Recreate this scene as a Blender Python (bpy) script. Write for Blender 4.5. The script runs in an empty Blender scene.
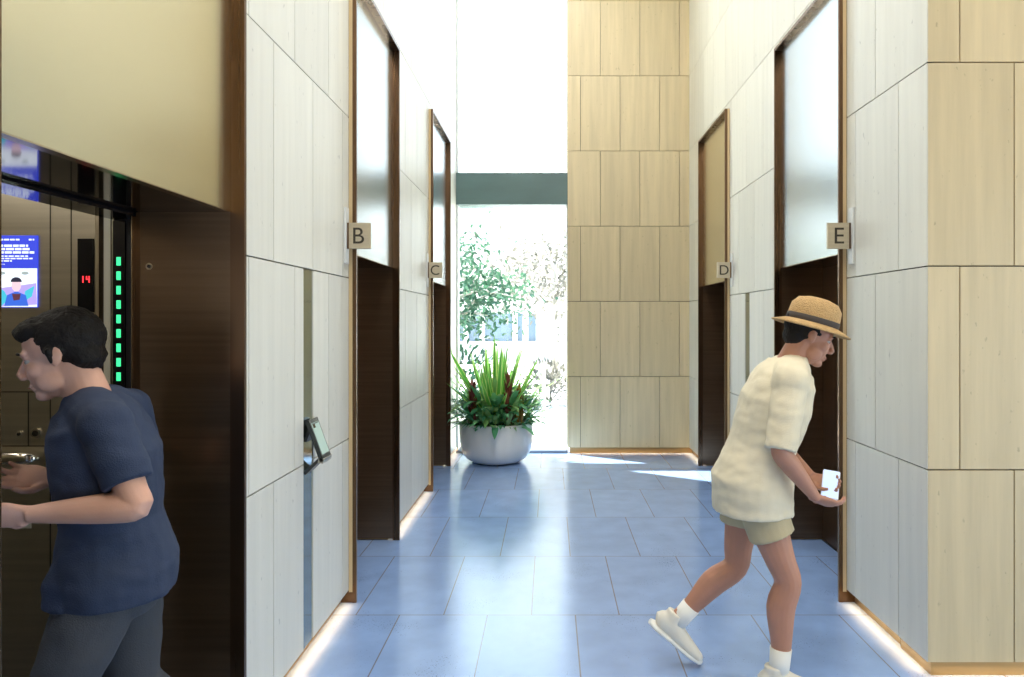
import bpy, bmesh, math, random
from mathutils import Vector, Matrix, noise
random.seed(7)
S = bpy.context.scene
C = S.collection
PI = math.pi
V = Vector

# ------------------------------------------------------------------ frame of the place
EYE = 1.575
XL, XR = -1.128, 1.667            # stone faces of the corridor
FL, FR = -1.086, 1.624            # faces of the lift surrounds
YFRONT, YFAR, YOUT = 3.10, 8.402, 8.74
PW = 0.474                        # stone panel width
ROWS = [0.07, 0.922, 1.822, 2.722, 3.622, 4.522, 5.422, 6.2]
ZC = 6.2
PORT_L = {'A': (1.372, 2.512), 'B': (3.937, 5.082), 'C': (6.522, 7.690)}
PORT_R = {'E': (3.945, 5.092), 'D': (6.512, 7.700)}
PTOP = 3.555

# ------------------------------------------------------------------ materials
def newmat(name):
    m = bpy.data.materials.new(name); m.use_nodes = True
    nt = m.node_tree
    return m, nt, nt.nodes['Principled BSDF']

def pm(name, col, rough=.5, metal=0., bump=0., bscale=30., var=0., vscale=(4, 4, 4), coat=0., spec=None, sss=0., emit=None, aniso=0.):
    m, nt, b = newmat(name)
    b.inputs['Base Color'].default_value = (*col, 1)
    b.inputs['Roughness'].default_value = rough
    b.inputs['Metallic'].default_value = metal
    b.inputs['Coat Weight'].default_value = coat
    if spec is not None: b.inputs['Specular IOR Level'].default_value = spec
    if sss:
        b.inputs['Subsurface Weight'].default_value = sss
        b.inputs['Subsurface Radius'].default_value = (.02, .008, .004)
    if emit:
        b.inputs['Emission Color'].default_value = (*emit[0], 1)
        b.inputs['Emission Strength'].default_value = emit[1]
    if aniso: b.inputs['Anisotropic'].default_value = aniso
    tc = nt.nodes.new('ShaderNodeTexCoord')
    if var:
        mp = nt.nodes.new('ShaderNodeMapping'); mp.inputs['Scale'].default_value = vscale
        n = nt.nodes.new('ShaderNodeTexNoise'); n.inputs['Scale'].default_value = 1; n.inputs['Detail'].default_value = 4
        nt.links.new(tc.outputs['Object'], mp.inputs['Vector']); nt.links.new(mp.outputs[0], n.inputs['Vector'])
        r = nt.nodes.new('ShaderNodeMapRange')
        r.inputs['From Min'].default_value = .25; r.inputs['From Max'].default_value = .75
        r.inputs['To Min'].default_value = 1 - var; r.inputs['To Max'].default_value = 1 + var
        nt.links.new(n.outputs['Fac'], r.inputs['Value'])
        mx = nt.nodes.new('ShaderNodeVectorMath'); mx.operation = 'SCALE'
        mx.inputs[0].default_value = col
        nt.links.new(r.outputs[0], mx.inputs['Scale']); nt.links.new(mx.outputs[0], b.inputs['Base Color'])
    if bump:
        n2 = nt.nodes.new('ShaderNodeTexNoise'); n2.inputs['Scale'].default_value = bscale; n2.inputs['Detail'].default_value = 3
        nt.links.new(tc.outputs['Object'], n2.inputs['Vector'])
        bp = nt.nodes.new('ShaderNodeBump'); bp.inputs['Strength'].default_value = bump; bp.inputs['Distance'].default_value = .01
        nt.links.new(n2.outputs['Fac'], bp.inputs['Height']); nt.links.new(bp.outputs[0], b.inputs['Normal'])
    return m

def stone_mat(name, col, grain):
    """honed stone slabs: each slab a slightly different tone, faint upright veins and small pits"""
    m, nt, b = newmat(name)
    b.inputs['Roughness'].default_value = .42
    L = nt.links.new
    tc = nt.nodes.new('ShaderNodeTexCoord'); geo = nt.nodes.new('ShaderNodeNewGeometry')
    # shift the grain from slab to slab
    comb = nt.nodes.new('ShaderNodeVectorMath'); comb.operation = 'MULTIPLY_ADD'
    comb.inputs[1].default_value = (1, 1, 1)
    sc = nt.nodes.new('ShaderNodeMath'); sc.operation = 'MULTIPLY'; sc.inputs[1].default_value = 37.0
    L(geo.outputs['Random Per Island'], sc.inputs[0])
    L(tc.outputs['Object'], comb.inputs[0]); L(sc.outputs[0], comb.inputs[2])
    mp = nt.nodes.new('ShaderNodeMapping'); mp.inputs['Scale'].default_value = (16, 16, .9)
    L(comb.outputs[0], mp.inputs['Vector'])
    n = nt.nodes.new('ShaderNodeTexNoise'); n.inputs['Scale'].default_value = 1; n.inputs['Detail'].default_value = 6; n.inputs['Roughness'].default_value = .6
    L(mp.outputs[0], n.inputs['Vector'])
    r = nt.nodes.new('ShaderNodeMapRange'); r.inputs['From Min'].default_value = .3; r.inputs['From Max'].default_value = .7
    r.inputs['To Min'].default_value = 1 - grain; r.inputs['To Max'].default_value = 1 + grain
    L(n.outputs['Fac'], r.inputs['Value'])
    r2 = nt.nodes.new('ShaderNodeMapRange'); r2.inputs['To Min'].default_value = .94; r2.inputs['To Max'].default_value = 1.05
    L(geo.outputs['Random Per Island'], r2.inputs['Value'])
    mu = nt.nodes.new('ShaderNodeMath'); mu.operation = 'MULTIPLY'; L(r.outputs[0], mu.inputs[0]); L(r2.outputs[0], mu.inputs[1])
    # pits
    mp2 = nt.nodes.new('ShaderNodeMapping'); mp2.inputs['Scale'].default_value = (40, 40, 22); L(comb.outputs[0], mp2.inputs['Vector'])
    n2 = nt.nodes.new('ShaderNodeTexNoise'); n2.inputs['Scale'].default_value = 1; n2.inputs['Detail'].default_value = 2; L(mp2.outputs[0], n2.inputs['Vector'])
    r3 = nt.nodes.new('ShaderNodeMapRange'); r3.inputs['From Min'].default_value = .70; r3.inputs['From Max'].default_value = .77
    r3.inputs['To Min'].default_value = 1; r3.inputs['To Max'].default_value = .72
    L(n2.outputs['Fac'], r3.inputs['Value'])
    mu2 = nt.nodes.new('ShaderNodeMath'); mu2.operation = 'MULTIPLY'; L(mu.outputs[0], mu2.inputs[0]); L(r3.outputs[0], mu2.inputs[1])
    vs = nt.nodes.new('ShaderNodeVectorMath'); vs.operation = 'SCALE'; vs.inputs[0].default_value = col
    L(mu2.outputs[0], vs.inputs['Scale']); L(vs.outputs[0], b.inputs['Base Color'])
    bp = nt.nodes.new('ShaderNodeBump'); bp.inputs['Strength'].default_value = .08; bp.inputs['Distance'].default_value = .004
    L(n.outputs['Fac'], bp.inputs['Height']); L(bp.outputs[0], b.inputs['Normal'])
    return m

def brushed(name, col, rough, stretch=(1, 1, 90), amt=.1, metal=1., wav=0.):
    """brushed metal: fine strokes, roughness and tone vary along them; sheets are not perfectly flat"""
    m, nt, b = newmat(name); L = nt.links.new
    b.inputs['Metallic'].default_value = metal
    tc = nt.nodes.new('ShaderNodeTexCoord')
    mp = nt.nodes.new('ShaderNodeMapping'); mp.inputs['Scale'].default_value = stretch; L(tc.outputs['Object'], mp.inputs['Vector'])
    n = nt.nodes.new('ShaderNodeTexNoise'); n.inputs['Scale'].default_value = 1; n.inputs['Detail'].default_value = 5; L(mp.outputs[0], n.inputs['Vector'])
    r = nt.nodes.new('ShaderNodeMapRange'); r.inputs['From Min'].default_value = .3; r.inputs['From Max'].default_value = .7
    r.inputs['To Min'].default_value = 1 - amt; r.inputs['To Max'].default_value = 1 + amt; L(n.outputs['Fac'], r.inputs['Value'])
    vs = nt.nodes.new('ShaderNodeVectorMath'); vs.operation = 'SCALE'; vs.inputs[0].default_value = col
    L(r.outputs[0], vs.inputs['Scale']); L(vs.outputs[0], b.inputs['Base Color'])
    rr = nt.nodes.new('ShaderNodeMath'); rr.operation = 'MULTIPLY'; rr.inputs[1].default_value = rough; L(r.outputs[0], rr.inputs[0]); L(rr.outputs[0], b.inputs['Roughness'])
    if wav:
        n2 = nt.nodes.new('ShaderNodeTexNoise'); n2.inputs['Scale'].default_value = 1.6; n2.inputs['Detail'].default_value = 0; L(tc.outputs['Object'], n2.inputs['Vector'])
        bp = nt.nodes.new('ShaderNodeBump'); bp.inputs['Strength'].default_value = wav; bp.inputs['Distance'].default_value = .02
        L(n2.outputs['Fac'], bp.inputs['Height']); L(bp.outputs[0], b.inputs['Normal'])
    return m

def glass_mat(name, tint=(1, 1, 1), refl=.03):
    m = bpy.data.materials.new(name); m.use_nodes = True; nt = m.node_tree; nt.nodes.clear(); L = nt.links.new
    o = nt.nodes.new('ShaderNodeOutputMaterial'); t = nt.nodes.new('ShaderNodeBsdfTransparent'); t.inputs[0].default_value = (*tint, 1)
    g = nt.nodes.new('ShaderNodeBsdfGlossy'); g.inputs['Roughness'].default_value = .02
    lw = nt.nodes.new('ShaderNodeLayerWeight'); lw.inputs[0].default_value = .5
    po = nt.nodes.new('ShaderNodeMath'); po.operation = 'POWER'; po.inputs[1].default_value = 5; L(lw.outputs['Facing'], po.inputs[0])
    fr = nt.nodes.new('ShaderNodeMath'); fr.operation = 'MULTIPLY_ADD'; fr.inputs[1].default_value = .94; fr.inputs[2].default_value = refl; L(po.outputs[0], fr.inputs[0])
    mx = nt.nodes.new('ShaderNodeMixShader'); L(fr.outputs[0], mx.inputs[0]); L(t.outputs[0], mx.inputs[1]); L(g.outputs[0], mx.inputs[2]); L(mx.outputs[0], o.inputs[0])
    return m

def emis(name, col, st):
    m, nt, b = newmat(name)
    b.inputs['Base Color'].default_value = (*[c * .5 for c in col], 1)
    b.inputs['Emission Color'].default_value = (*col, 1); b.inputs['Emission Strength'].default_value = st
    return m

def floor_mat():
    m, nt, b = newmat('slate_floor_tiles'); L = nt.links.new
    tc = nt.nodes.new('ShaderNodeTexCoord')
    mp = nt.nodes.new('ShaderNodeMapping'); mp.inputs['Location'].default_value = (.336, -3.774, 0); L(tc.outputs['Object'], mp.inputs['Vector'])
    br = nt.nodes.new('ShaderNodeTexBrick')
    br.offset = .5; br.offset_frequency = 2; br.squash = 1
    br.inputs['Scale'].default_value = 1; br.inputs['Brick Width'].default_value = .472; br.inputs['Row Height'].default_value = .945
    br.inputs['Mortar Size'].default_value = .0036; br.inputs['Mortar Smooth'].default_value = .1; br.inputs['Bias'].default_value = 0
    br.inputs['Color1'].default_value = (*FLOOR_A, 1); br.inputs['Color2'].default_value = (*FLOOR_B, 1); br.inputs['Mortar'].default_value = (.20, .21, .25, 1)
    L(mp.outputs[0], br.inputs['Vector'])
    n = nt.nodes.new('ShaderNodeTexNoise'); n.inputs['Scale'].default_value = 5; n.inputs['Detail'].default_value = 8; L(tc.outputs['Object'], n.inputs['Vector'])
    r = nt.nodes.new('ShaderNodeMapRange'); r.inputs['From Min'].default_value = .3; r.inputs['From Max'].default_value = .7; r.inputs['To Min'].default_value = .92; r.inputs['To Max'].default_value = 1.08
    L(n.outputs['Fac'], r.inputs['Value'])
    # clustered dark pits
    n2 = nt.nodes.new('ShaderNodeTexNoise'); n2.inputs['Scale'].default_value = 110; n2.inputs['Detail'].default_value = 2; L(tc.outputs['Object'], n2.inputs['Vector'])
    n3 = nt.nodes.new('ShaderNodeTexNoise'); n3.inputs['Scale'].default_value = 3.1; L(tc.outputs['Object'], n3.inputs['Vector'])
    ad = nt.nodes.new('ShaderNodeMath'); ad.operation = 'MULTIPLY_ADD'; ad.inputs[1].default_value = .55; L(n3.outputs['Fac'], ad.inputs[0]); L(n2.outputs['Fac'], ad.inputs[2])
    r3 = nt.nodes.new('ShaderNodeMapRange'); r3.inputs['From Min'].default_value = .99; r3.inputs['From Max'].default_value = 1.03; r3.inputs['To Min'].default_value = 1; r3.inputs['To Max'].default_value = .35
    L(ad.outputs[0], r3.inputs['Value'])
    mu = nt.nodes.new('ShaderNodeMath'); mu.operation = 'MULTIPLY'; L(r.outputs[0], mu.inputs[0]); L(r3.outputs[0], mu.inputs[1])
    vs = nt.nodes.new('ShaderNodeVectorMath'); vs.operation = 'SCALE'; L(br.outputs['Color'], vs.inputs[0]); L(mu.outputs[0], vs.inputs['Scale']); L(vs.outputs[0], b.inputs['Base Color'])
    rr = nt.nodes.new('ShaderNodeMapRange'); rr.inputs['To Min'].default_value = .15; rr.inputs['To Max'].default_value = .25; L(n.outputs['Fac'], rr.inputs['Value']); L(rr.outputs[0], b.inputs['Roughness'])
    bp = nt.nodes.new('ShaderNodeBump'); bp.inputs['Strength'].default_value = .06; bp.inputs['Distance'].default_value = .004
    L(n.outputs['Fac'], bp.inputs['Height']); L(bp.outputs[0], b.inputs['Normal'])
    b.inputs['IOR'].default_value = 1.65; b.inputs['Specular IOR Level'].default_value = 1.0; b.inputs['Coat Weight'].default_value = .2; b.inputs['Coat Roughness'].default_value = .14
    return m

def leaf_mat(name, c1, c2, edge=None, rough=.4, trans=.25):
    """leaf: tone varies leaf by leaf; an optional pale stripe along both margins (uv.x across the blade)"""
    m, nt, b = newmat(name); L = nt.links.new
    geo = nt.nodes.new('ShaderNodeNewGeometry')
    mx = nt.nodes.new('ShaderNodeMix'); mx.data_type = 'RGBA'
    mx.inputs[6].default_value = (*c1, 1); mx.inputs[7].default_value = (*c2, 1); L(geo.outputs['Random Per Island'], mx.inputs[0])
    out = mx.outputs[2]
    if edge:
        uv = nt.nodes.new('ShaderNodeUVMap'); sp = nt.nodes.new('ShaderNodeSeparateXYZ'); L(uv.outputs[0], sp.inputs[0])
        a = nt.nodes.new('ShaderNodeMath'); a.operation = 'SUBTRACT'; a.inputs[1].default_value = .5; L(sp.outputs[0], a.inputs[0])
        ab = nt.nodes.new('ShaderNodeMath'); ab.operation = 'ABSOLUTE'; L(a.outputs[0], ab.inputs[0])
        r = nt.nodes.new('ShaderNodeMapRange'); r.inputs['From Min'].default_value = .24; r.inputs['From Max'].default_value = .36; L(ab.outputs[0], r.inputs['Value'])
        m2 = nt.nodes.new('ShaderNodeMix'); m2.data_type = 'RGBA'; L(r.outputs[0], m2.inputs[0]); L(out, m2.inputs[6]); m2.inputs[7].default_value = (*edge, 1)
        out = m2.outputs[2]
    L(out, b.inputs['Base Color']); b.inputs['Roughness'].default_value = rough
    tr = nt.nodes.new('ShaderNodeBsdfTranslucent'); L(out, tr.inputs[0])
    ms = nt.nodes.new('ShaderNodeMixShader'); ms.inputs[0].default_value = trans
    L(b.outputs[0], ms.inputs[1]); L(tr.outputs[0], ms.inputs[2]); L(ms.outputs[0], nt.nodes['Material Output'].inputs[0])
    return m

FLOOR_A = (.25, .385, .68); FLOOR_B = (.285, .43, .74)
M = {}
M['stone'] = stone_mat('cream_stone', (.73, .71, .625), .05)
M['stone_warm'] = stone_mat('warm_tinted_stone', (.64, .525, .32), .10)  # same stone as the side walls, warm lamp light put into its colour
M['joint'] = pm('dark_joint', (.045, .035, .026), .9)
M['floor'] = floor_mat()
M['ceiling'] = pm('white_ceiling', (.85, .85, .83), .8)
M['plaster'] = pm('hall_plaster', (.62, .56, .46), .8)
M['bronze'] = brushed('dark_bronze', (.16, .095, .055), .28, (30, 30, .5), .05)
M['bronze_plate'] = brushed('bronze_sheet', (.21, .14, .088), .36, (1.5, 1.5, 70), .10, wav=.12)
M['bronze_lip'] = brushed('bronze_edge', (.55, .45, .33), .25, (40, 40, 1), .08)
M['reflection_tan'] = pm('tan_reflection', (.62, .46, .25), .4)  # colour of the stone mirrored in the bronze jamb
M['transom'] = brushed('champagne_warm_reflection', (.69, .63, .46), .25, (.8, .8, 14), .012)  # gold tint carries the warm reflection on A and D
M['transom_cool'] = brushed('champagne_cool_reflection', (.50, .53, .535), .27, (.8, .8, 14), .012)  # same transom metal, dimmed and cooled for the reflections on B, C, E
M['soffit'] = brushed('polished_dark_soffit', (.10, .09, .10), .07, (1, 1, 1), .03)
M['black'] = pm('black_void', (.006, .006, .007), .5)
M['black_gloss'] = pm('black_glass', (.006, .006, .008), .08)
M['steel'] = brushed('brushed_steel', (.55, .50, .40), .34, (2, 2, 60), .08, wav=.08)
M['steel_dark'] = brushed('seam_steel', (.10, .09, .075), .35, (2, 2, 50), .08)
M['steel_bright'] = brushed('polished_steel', (.85, .82, .75), .12, (1, 1, 1), .02)
M['mirror_strip'] = brushed('mirror_strip', (.36, .42, .41), .07, (1, 1, 1), .02)
M['sign_plate'] = brushed('champagne_sign', (.60, .53, .41), .42, (2, 2, 80), .07)
M['sign_letter'] = pm('sign_letter_brown', (.035, .028, .018), .6)
M['lantern'] = pm('pale_lantern', (.72, .73, .70), .35)
M['plinth'] = brushed('bronze_plinth', (.42, .28, .13), .35, (1, 1, 60), .08)
M['glass'] = glass_mat('window_glass', (.97, 1.0, .99))
M['win_frame'] = pm('pale_window_frame', (.70, .74, .74), .45)
M['spandrel'] = pm('teal_spandrel', (.10, .17, .17), .3, var=.12, vscale=(2, 2, 6))
M['sill'] = pm('dark_sill', (.13, .15, .18), .4)

# ------------------------------------------------------------------ mesh builders
class MB:
    def __init__(s): s.bm = bmesh.new(); s.uv = s.bm.loops.layers.uv.new('uv')
    def box(s, x0, x1, y0, y1, z0, z1, mi=0, bev=0):
        x0, x1 = sorted((x0, x1)); y0, y1 = sorted((y0, y1)); z0, z1 = sorted((z0, z1))
        if bev:
            t = bmesh.new(); bmesh.ops.create_cube(t, size=1)
            for v in t.verts: v.co = V(((x0 + x1) / 2 + v.co.x * (x1 - x0), (y0 + y1) / 2 + v.co.y * (y1 - y0), (z0 + z1) / 2 + v.co.z * (z1 - z0)))
            bmesh.ops.bevel(t, geom=t.edges[:], offset=bev, segments=2, affect='EDGES', profile=.6)
            s.merge(t, mi); return s
        vs = [s.bm.verts.new(p) for p in ((x0, y0, z0), (x1, y0, z0), (x1, y1, z0), (x0, y1, z0), (x0, y0, z1), (x1, y0, z1), (x1, y1, z1), (x0, y1, z1))]
        for f in ((0, 3, 2, 1), (4, 5, 6, 7), (0, 1, 5, 4), (1, 2, 6, 5), (2, 3, 7, 6), (3, 0, 4, 7)):
            s.bm.faces.new([vs[i] for i in f]).material_index = mi
        return s
    def merge(s, t, mi=0):
        mp = {v: s.bm.verts.new(v.co) for v in t.verts}
        for f in t.faces:
            try: nf = s.bm.faces.new([mp[v] for v in f.verts]); nf.material_index = mi; nf.smooth = f.smooth
            except ValueError: pass
        t.free()
    def prism(s, poly, axis, a, b, mi=0):
        """extrude a 2D polygon along an axis: 'y' takes (x,z) points, 'x' takes (y,z), 'z' takes (x,y)"""
        def P(p, t): return {'y': (p[0], t, p[1]), 'x': (t, p[0], p[1]), 'z': (p[0], p[1], t)}[axis]
        A = [s.bm.verts.new(P(p, a)) for p in poly]; B = [s.bm.verts.new(P(p, b)) for p in poly]
        n = len(poly); fs = [s.bm.faces.new(A), s.bm.faces.new(B[::-1])]
        for i in range(n): fs.append(s.bm.faces.new((A[i], B[i], B[(i + 1) % n], A[(i + 1) % n])))
        for f in fs: f.material_index = mi
        return s
    def loft(s, pts, rad, side=(0, 1, 0), n=14, caps=True, mi=0, sm=True, res=0):
        """tube of elliptical rings: rad[i]=(along side, across) or a number"""
        pts = [V(p) for p in pts]; rings = []
        if res:                                            # smooth the path and the girth between the given stations
            rr = [V(r) if isinstance(r, tuple) else V((r, r)) for r in rad]; P2, R2 = [], []
            def cr(a, b, c, d, t): return .5 * ((2 * b) + (c - a) * t + (2 * a - 5 * b + 4 * c - d) * t * t + (3 * b - a - 3 * c + d) * t ** 3)
            for i in range(len(pts) - 1):
                g = lambda L, k: L[max(0, min(len(L) - 1, k))]
                for j in range(res):
                    t = j / res
                    P2.append(cr(g(pts, i - 1), pts[i], pts[i + 1], g(pts, i + 2), t)); R2.append(cr(g(rr, i - 1), rr[i], rr[i + 1], g(rr, i + 2), t))
            pts = P2 + [pts[-1]]; rad = [tuple(q) for q in R2 + [rr[-1]]]
        for i, p in enumerate(pts):
            t = (pts[min(i + 1, len(pts) - 1)] - pts[max(i - 1, 0)]).normalized()
            u = V(side) - t * V(side).dot(t)
            if u.length < 1e-4: u = t.orthogonal()
            u.normalize(); w = t.cross(u)
            r = rad[i]; ra, rb = r if isinstance(r, tuple) else (r, r)
            rings.append([s.bm.verts.new(p + u * (ra * math.cos(2 * PI * k / n)) + w * (rb * math.sin(2 * PI * k / n))) for k in range(n)])
        for a, b in zip(rings, rings[1:]):
            for k in range(n):
                f = s.bm.faces.new((a[k], a[(k + 1) % n], b[(k + 1) % n], b[k])); f.smooth = sm; f.material_index = mi
        if caps:
            for f in (s.bm.faces.new(rings[0][::-1]), s.bm.faces.new(rings[-1])): f.material_index = mi
        return s
    def ell(s, c, r, mat=None, u=20, v=12, mi=0):
        t = bmesh.new(); bmesh.ops.create_uvsphere(t, u_segments=u, v_segments=v, radius=1)
        for w in t.verts:
            q = V((w.co.x * r[0], w.co.y * r[1], w.co.z * r[2]))
            w.co = V(c) + (mat @ q if mat else q)
        for f in t.faces: f.smooth = True
        s.merge(t, mi); return s
    def lathe(s, prof, c=(0, 0, 0), n=48, mi=0, sx=1, sy=1, mat=None):
        rings = []
        for r, z in prof:
            ring = []
            for k in range(n):
                q = V((r * sx * math.cos(2 * PI * k / n), r * sy * math.sin(2 * PI * k / n), z))
                ring.append(s.bm.verts.new(V(c) + (mat @ q if mat else q)))
            rings.append(ring)
        for a, b in zip(rings, rings[1:]):
            for k in range(n):
                f = s.bm.faces.new((a[k], a[(k + 1) % n], b[(k + 1) % n], b[k])); f.smooth = True; f.material_index = mi
        for f in (s.bm.faces.new(rings[0][::-1]), s.bm.faces.new(rings[-1])): f.material_index = mi
        return s
    def disc(s, c, normal, r, t, n=24, mi=0):
        nn = V(normal).normalized()
        return s.loft([V(c), V(c) + nn * t], [r, r], side=nn.orthogonal(), n=n, mi=mi, sm=False)
    def blade(s, base, d, up, L, w, droop, n=7, fold=.25, tip=.0, mi=0):
        """one leaf: strip from base along d, bending by droop; folded along the midrib"""
        d = V(d).normalized(); up = V(up); side = d.cross(up)
        if side.length < 1e-3: side = d.orthogonal()
        side.normalize(); p = V(base); rows = []
        for i in range(n + 1):
            t = i / n
            ww = w * (math.sin(PI * min(1, .12 + .88 * t) ** .8) ** .7 if t < 1 else tip)
            ww = max(ww, w * .03)
            nrm = side.cross(d).normalized()
            rows.append((s.bm.verts.new(p - side * ww / 2 + nrm * fold * ww / 2), s.bm.verts.new(p), s.bm.verts.new(p + side * ww / 2 + nrm * fold * ww / 2)))
            p = p + d * (L / n)
            d = (d + V((0, 0, -1)) * droop / n).normalized()
        for i in range(n):
            for k in (0, 1):
                f = s.bm.faces.new((rows[i][k], rows[i][k + 1], rows[i + 1][k + 1], rows[i + 1][k])); f.smooth = True; f.material_index = mi
                us = (k * .5, k * .5 + .5, k * .5 + .5, k * .5); vs = (i / n, i / n, (i + 1) / n, (i + 1) / n)
                for l, a, b in zip(f.loops, us, vs): l[s.uv].uv = (a, b)
        return s
    def build(s, name, mats, parent=None, loc=None, normals=True):
        if normals: bmesh.ops.recalc_face_normals(s.bm, faces=s.bm.faces[:])
        me = bpy.data.meshes.new(name); s.bm.to_mesh(me); s.bm.free()
        for m in (mats if isinstance(mats, (list, tuple)) else [mats]): me.materials.append(m)
        return link(name, me, parent, loc)

def link(name, me, parent=None, loc=None):
    o = bpy.data.objects.new(name, me); C.objects.link(o)
    if parent is not None:
        o.parent = parent
        w = V((0, 0, 0)); q = parent
        while q is not None: w += q.location; q = q.parent
        if loc is None: o.location = -w          # geometry is written in world coordinates
        else: o.location = V(loc) - w
    elif loc is not None: o.location = loc
    return o

def world_loc(o):
    w = V((0, 0, 0))
    while o is not None: w += o.location; o = o.parent
    return w

def thing(name, label, cat, loc=(0, 0, 0), group=None):
    o = bpy.data.objects.new(name, None); o.empty_display_size = .1; C.objects.link(o); o.location = loc
    return tag(o, label, cat, group)
def tag(o, label=None, cat=None, group=None, kind=None):
    if label: o['label'] = label
    if cat: o['category'] = cat
    if group: o['group'] = group
    if kind: o['kind'] = kind
    return o
def struct(o, label=None): o['kind'] = 'structure'; 
def remesh(mb, vox, smooth=4, factor=.5):
    me = bpy.data.meshes.new('tmp'); bmesh.ops.recalc_face_normals(mb.bm, faces=mb.bm.faces[:]); mb.bm.to_mesh(me); mb.bm.free()
    o = bpy.data.objects.new('tmp', me); C.objects.link(o)
    r = o.modifiers.new('r', 'REMESH'); r.mode = 'VOXEL'; r.voxel_size = vox; r.use_smooth_shade = True
    if smooth:
        sm = o.modifiers.new('s', 'SMOOTH'); sm.factor = factor; sm.iterations = smooth
    dg = bpy.context.evaluated_depsgraph_get(); dg.update()
    out = bpy.data.meshes.new_from_object(o.evaluated_get(dg))
    bpy.data.objects.remove(o); bpy.data.meshes.remove(me)
    for p in out.polygons: p.use_smooth = True
    return out

# ------------------------------------------------------------------ stone walls
GAP, TH = .006, .03
def joints(a0, a1, start):
    k = math.floor((a0 - start) / PW); js = [a0]
    while True:
        k += 1; j = start + k * PW
        if j >= a1 - .03: break
        if j > a0 + .03: js.append(j)
    return js + [a1]
def panel_rects(a0, a1, mid, alt, holes, strips=()):
    """rectangles (a,a,z,z) of slabs over a wall; rows alternate; holes are lift openings; strips cut upright metal strips"""
    out = []
    for i in range(len(ROWS) - 1):
        z0, z1 = ROWS[i], ROWS[i + 1]
        cuts = [(h0, h1) for h0, h1 in holes if z0 < PTOP]
        cuts += [(s0, s1) for s0, s1, sz in strips if z1 <= sz + .01]
        segs, cur = [], a0
        for c0, c1 in sorted(cuts):
            if c0 > cur: segs.append((cur, c0))
            cur = max(cur, c1)
        if cur < a1: segs.append((cur, a1))
        for s0, s1 in segs:
            js = joints(s0, s1, mid if i % 2 == 0 else alt)
            out += [(u, v, z0, z1) for u, v in zip(js, js[1:])]
        if z0 < PTOP < z1:
            for h0, h1 in holes:
                js = joints(h0, h1, mid if i % 2 == 0 else alt)
                out += [(u, v, PTOP, z1) for u, v in zip(js, js[1:])]
    return out

STRIP_L = (3.215, 3.342); STRIP_R = (5.867, 5.997); STRIP_Z = 1.822
def side_wall(name, X, sgn, y0, y1, mid, alt, holes, strips, mat):
    mb = MB()
    for u, v, z0, z1 in panel_rects(y0, y1, mid, alt, holes, strips):
        mb.box(X, X + sgn * TH, u + GAP / 2, v - GAP / 2, z0 + GAP / 2, z1 - GAP / 2)
    cur = y0 + (.034 if y0 > 0 else 0)                   # dark core behind the slabs
    for h0, h1 in sorted(holes):
        if h0 > cur: mb.box(X + sgn * (TH + .002), X + sgn * .36, cur, h0, ROWS[0], ZC, 1)
        mb.box(X + sgn * (TH + .002), X + sgn * .36, h0, h1, PTOP, ZC, 1)
        cur = h1
    if cur < y1: mb.box(X + sgn * (TH + .002), X + sgn * .36, cur, y1, ROWS[0], ZC, 1)
    o = mb.build(name, [mat, M['joint']]); tag(o, kind='structure'); return o
HL = list(PORT_L.values()); HR = list(PORT_R.values())
side_wall('wall_left', XL, -1, -4.0, YOUT, 2.866, 3.103, HL, [(*STRIP_L, STRIP_Z)], M['stone'])
side_wall('wall_right', XR, 1, YFRONT, YOUT, 3.360, 3.597, HR, [(*STRIP_R, STRIP_Z)], M['stone'])

def front_wall(name, Y, x0, x1, mid, alt, mat, depth):
    mb = MB()
    for u, v, z0, z1 in panel_rects(x0, x1, mid, alt, []):
        mb.box(u + GAP / 2, v - GAP / 2, Y, Y + TH, z0 + GAP / 2, z1 - GAP / 2)
    mb.box(x0 + .005, x1, Y + TH + .002, Y + depth, ROWS[0], ZC, 1)
    tag(mb.build(name, [mat, M['joint']]), kind='structure')
front_wall('wall_front', YFRONT, XR + .001, 5.2, 2.050, 1.810, M['stone_warm'], .30)
front_wall('wall_far', YFAR, .209, XR + .3, .365, .602, M['stone_warm'], YOUT - YFAR)

# hall behind the photographer
tag(MB().box(-1.6, 5.4, -4.2, -4.0, 0, ZC).build('wall_back', M['plaster']), kind='structure')
tag(MB().box(-3.2, 5.4, -4.2, YOUT, ZC, ZC + .2).build('ceiling', M['ceiling']), kind='structure')
tag(MB().box(-3.4, 5.4, -4.2, YOUT, -.12, 0).build('floor', M['floor']), kind='structure')
# unseen glazed side of the hall, added for daylight fill from the right
mb = MB()
for y in [-4.0 + i * 1.18 for i in range(7)]: mb.box(5.2, 5.3, y - .03, y + .03, 0, 2.6)
for z in (.05, 2.55): mb.box(5.2, 5.3, -4, 3.1, z - .05, z + .05)
w2 = tag(mb.build('window_fill', M['win_frame']), kind='structure')
tag(MB().box(5.2, 5.4, -4.2, 3.4, 2.6, ZC).build('wall_light_cut', M['plaster']), kind='structure')  # unseen wall over the glazing, added to cut daylight on the front wall
MB().box(5.245, 5.255, -4, 3.1, .1, 2.5).build('window_pane', M['glass'], w2)

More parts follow.
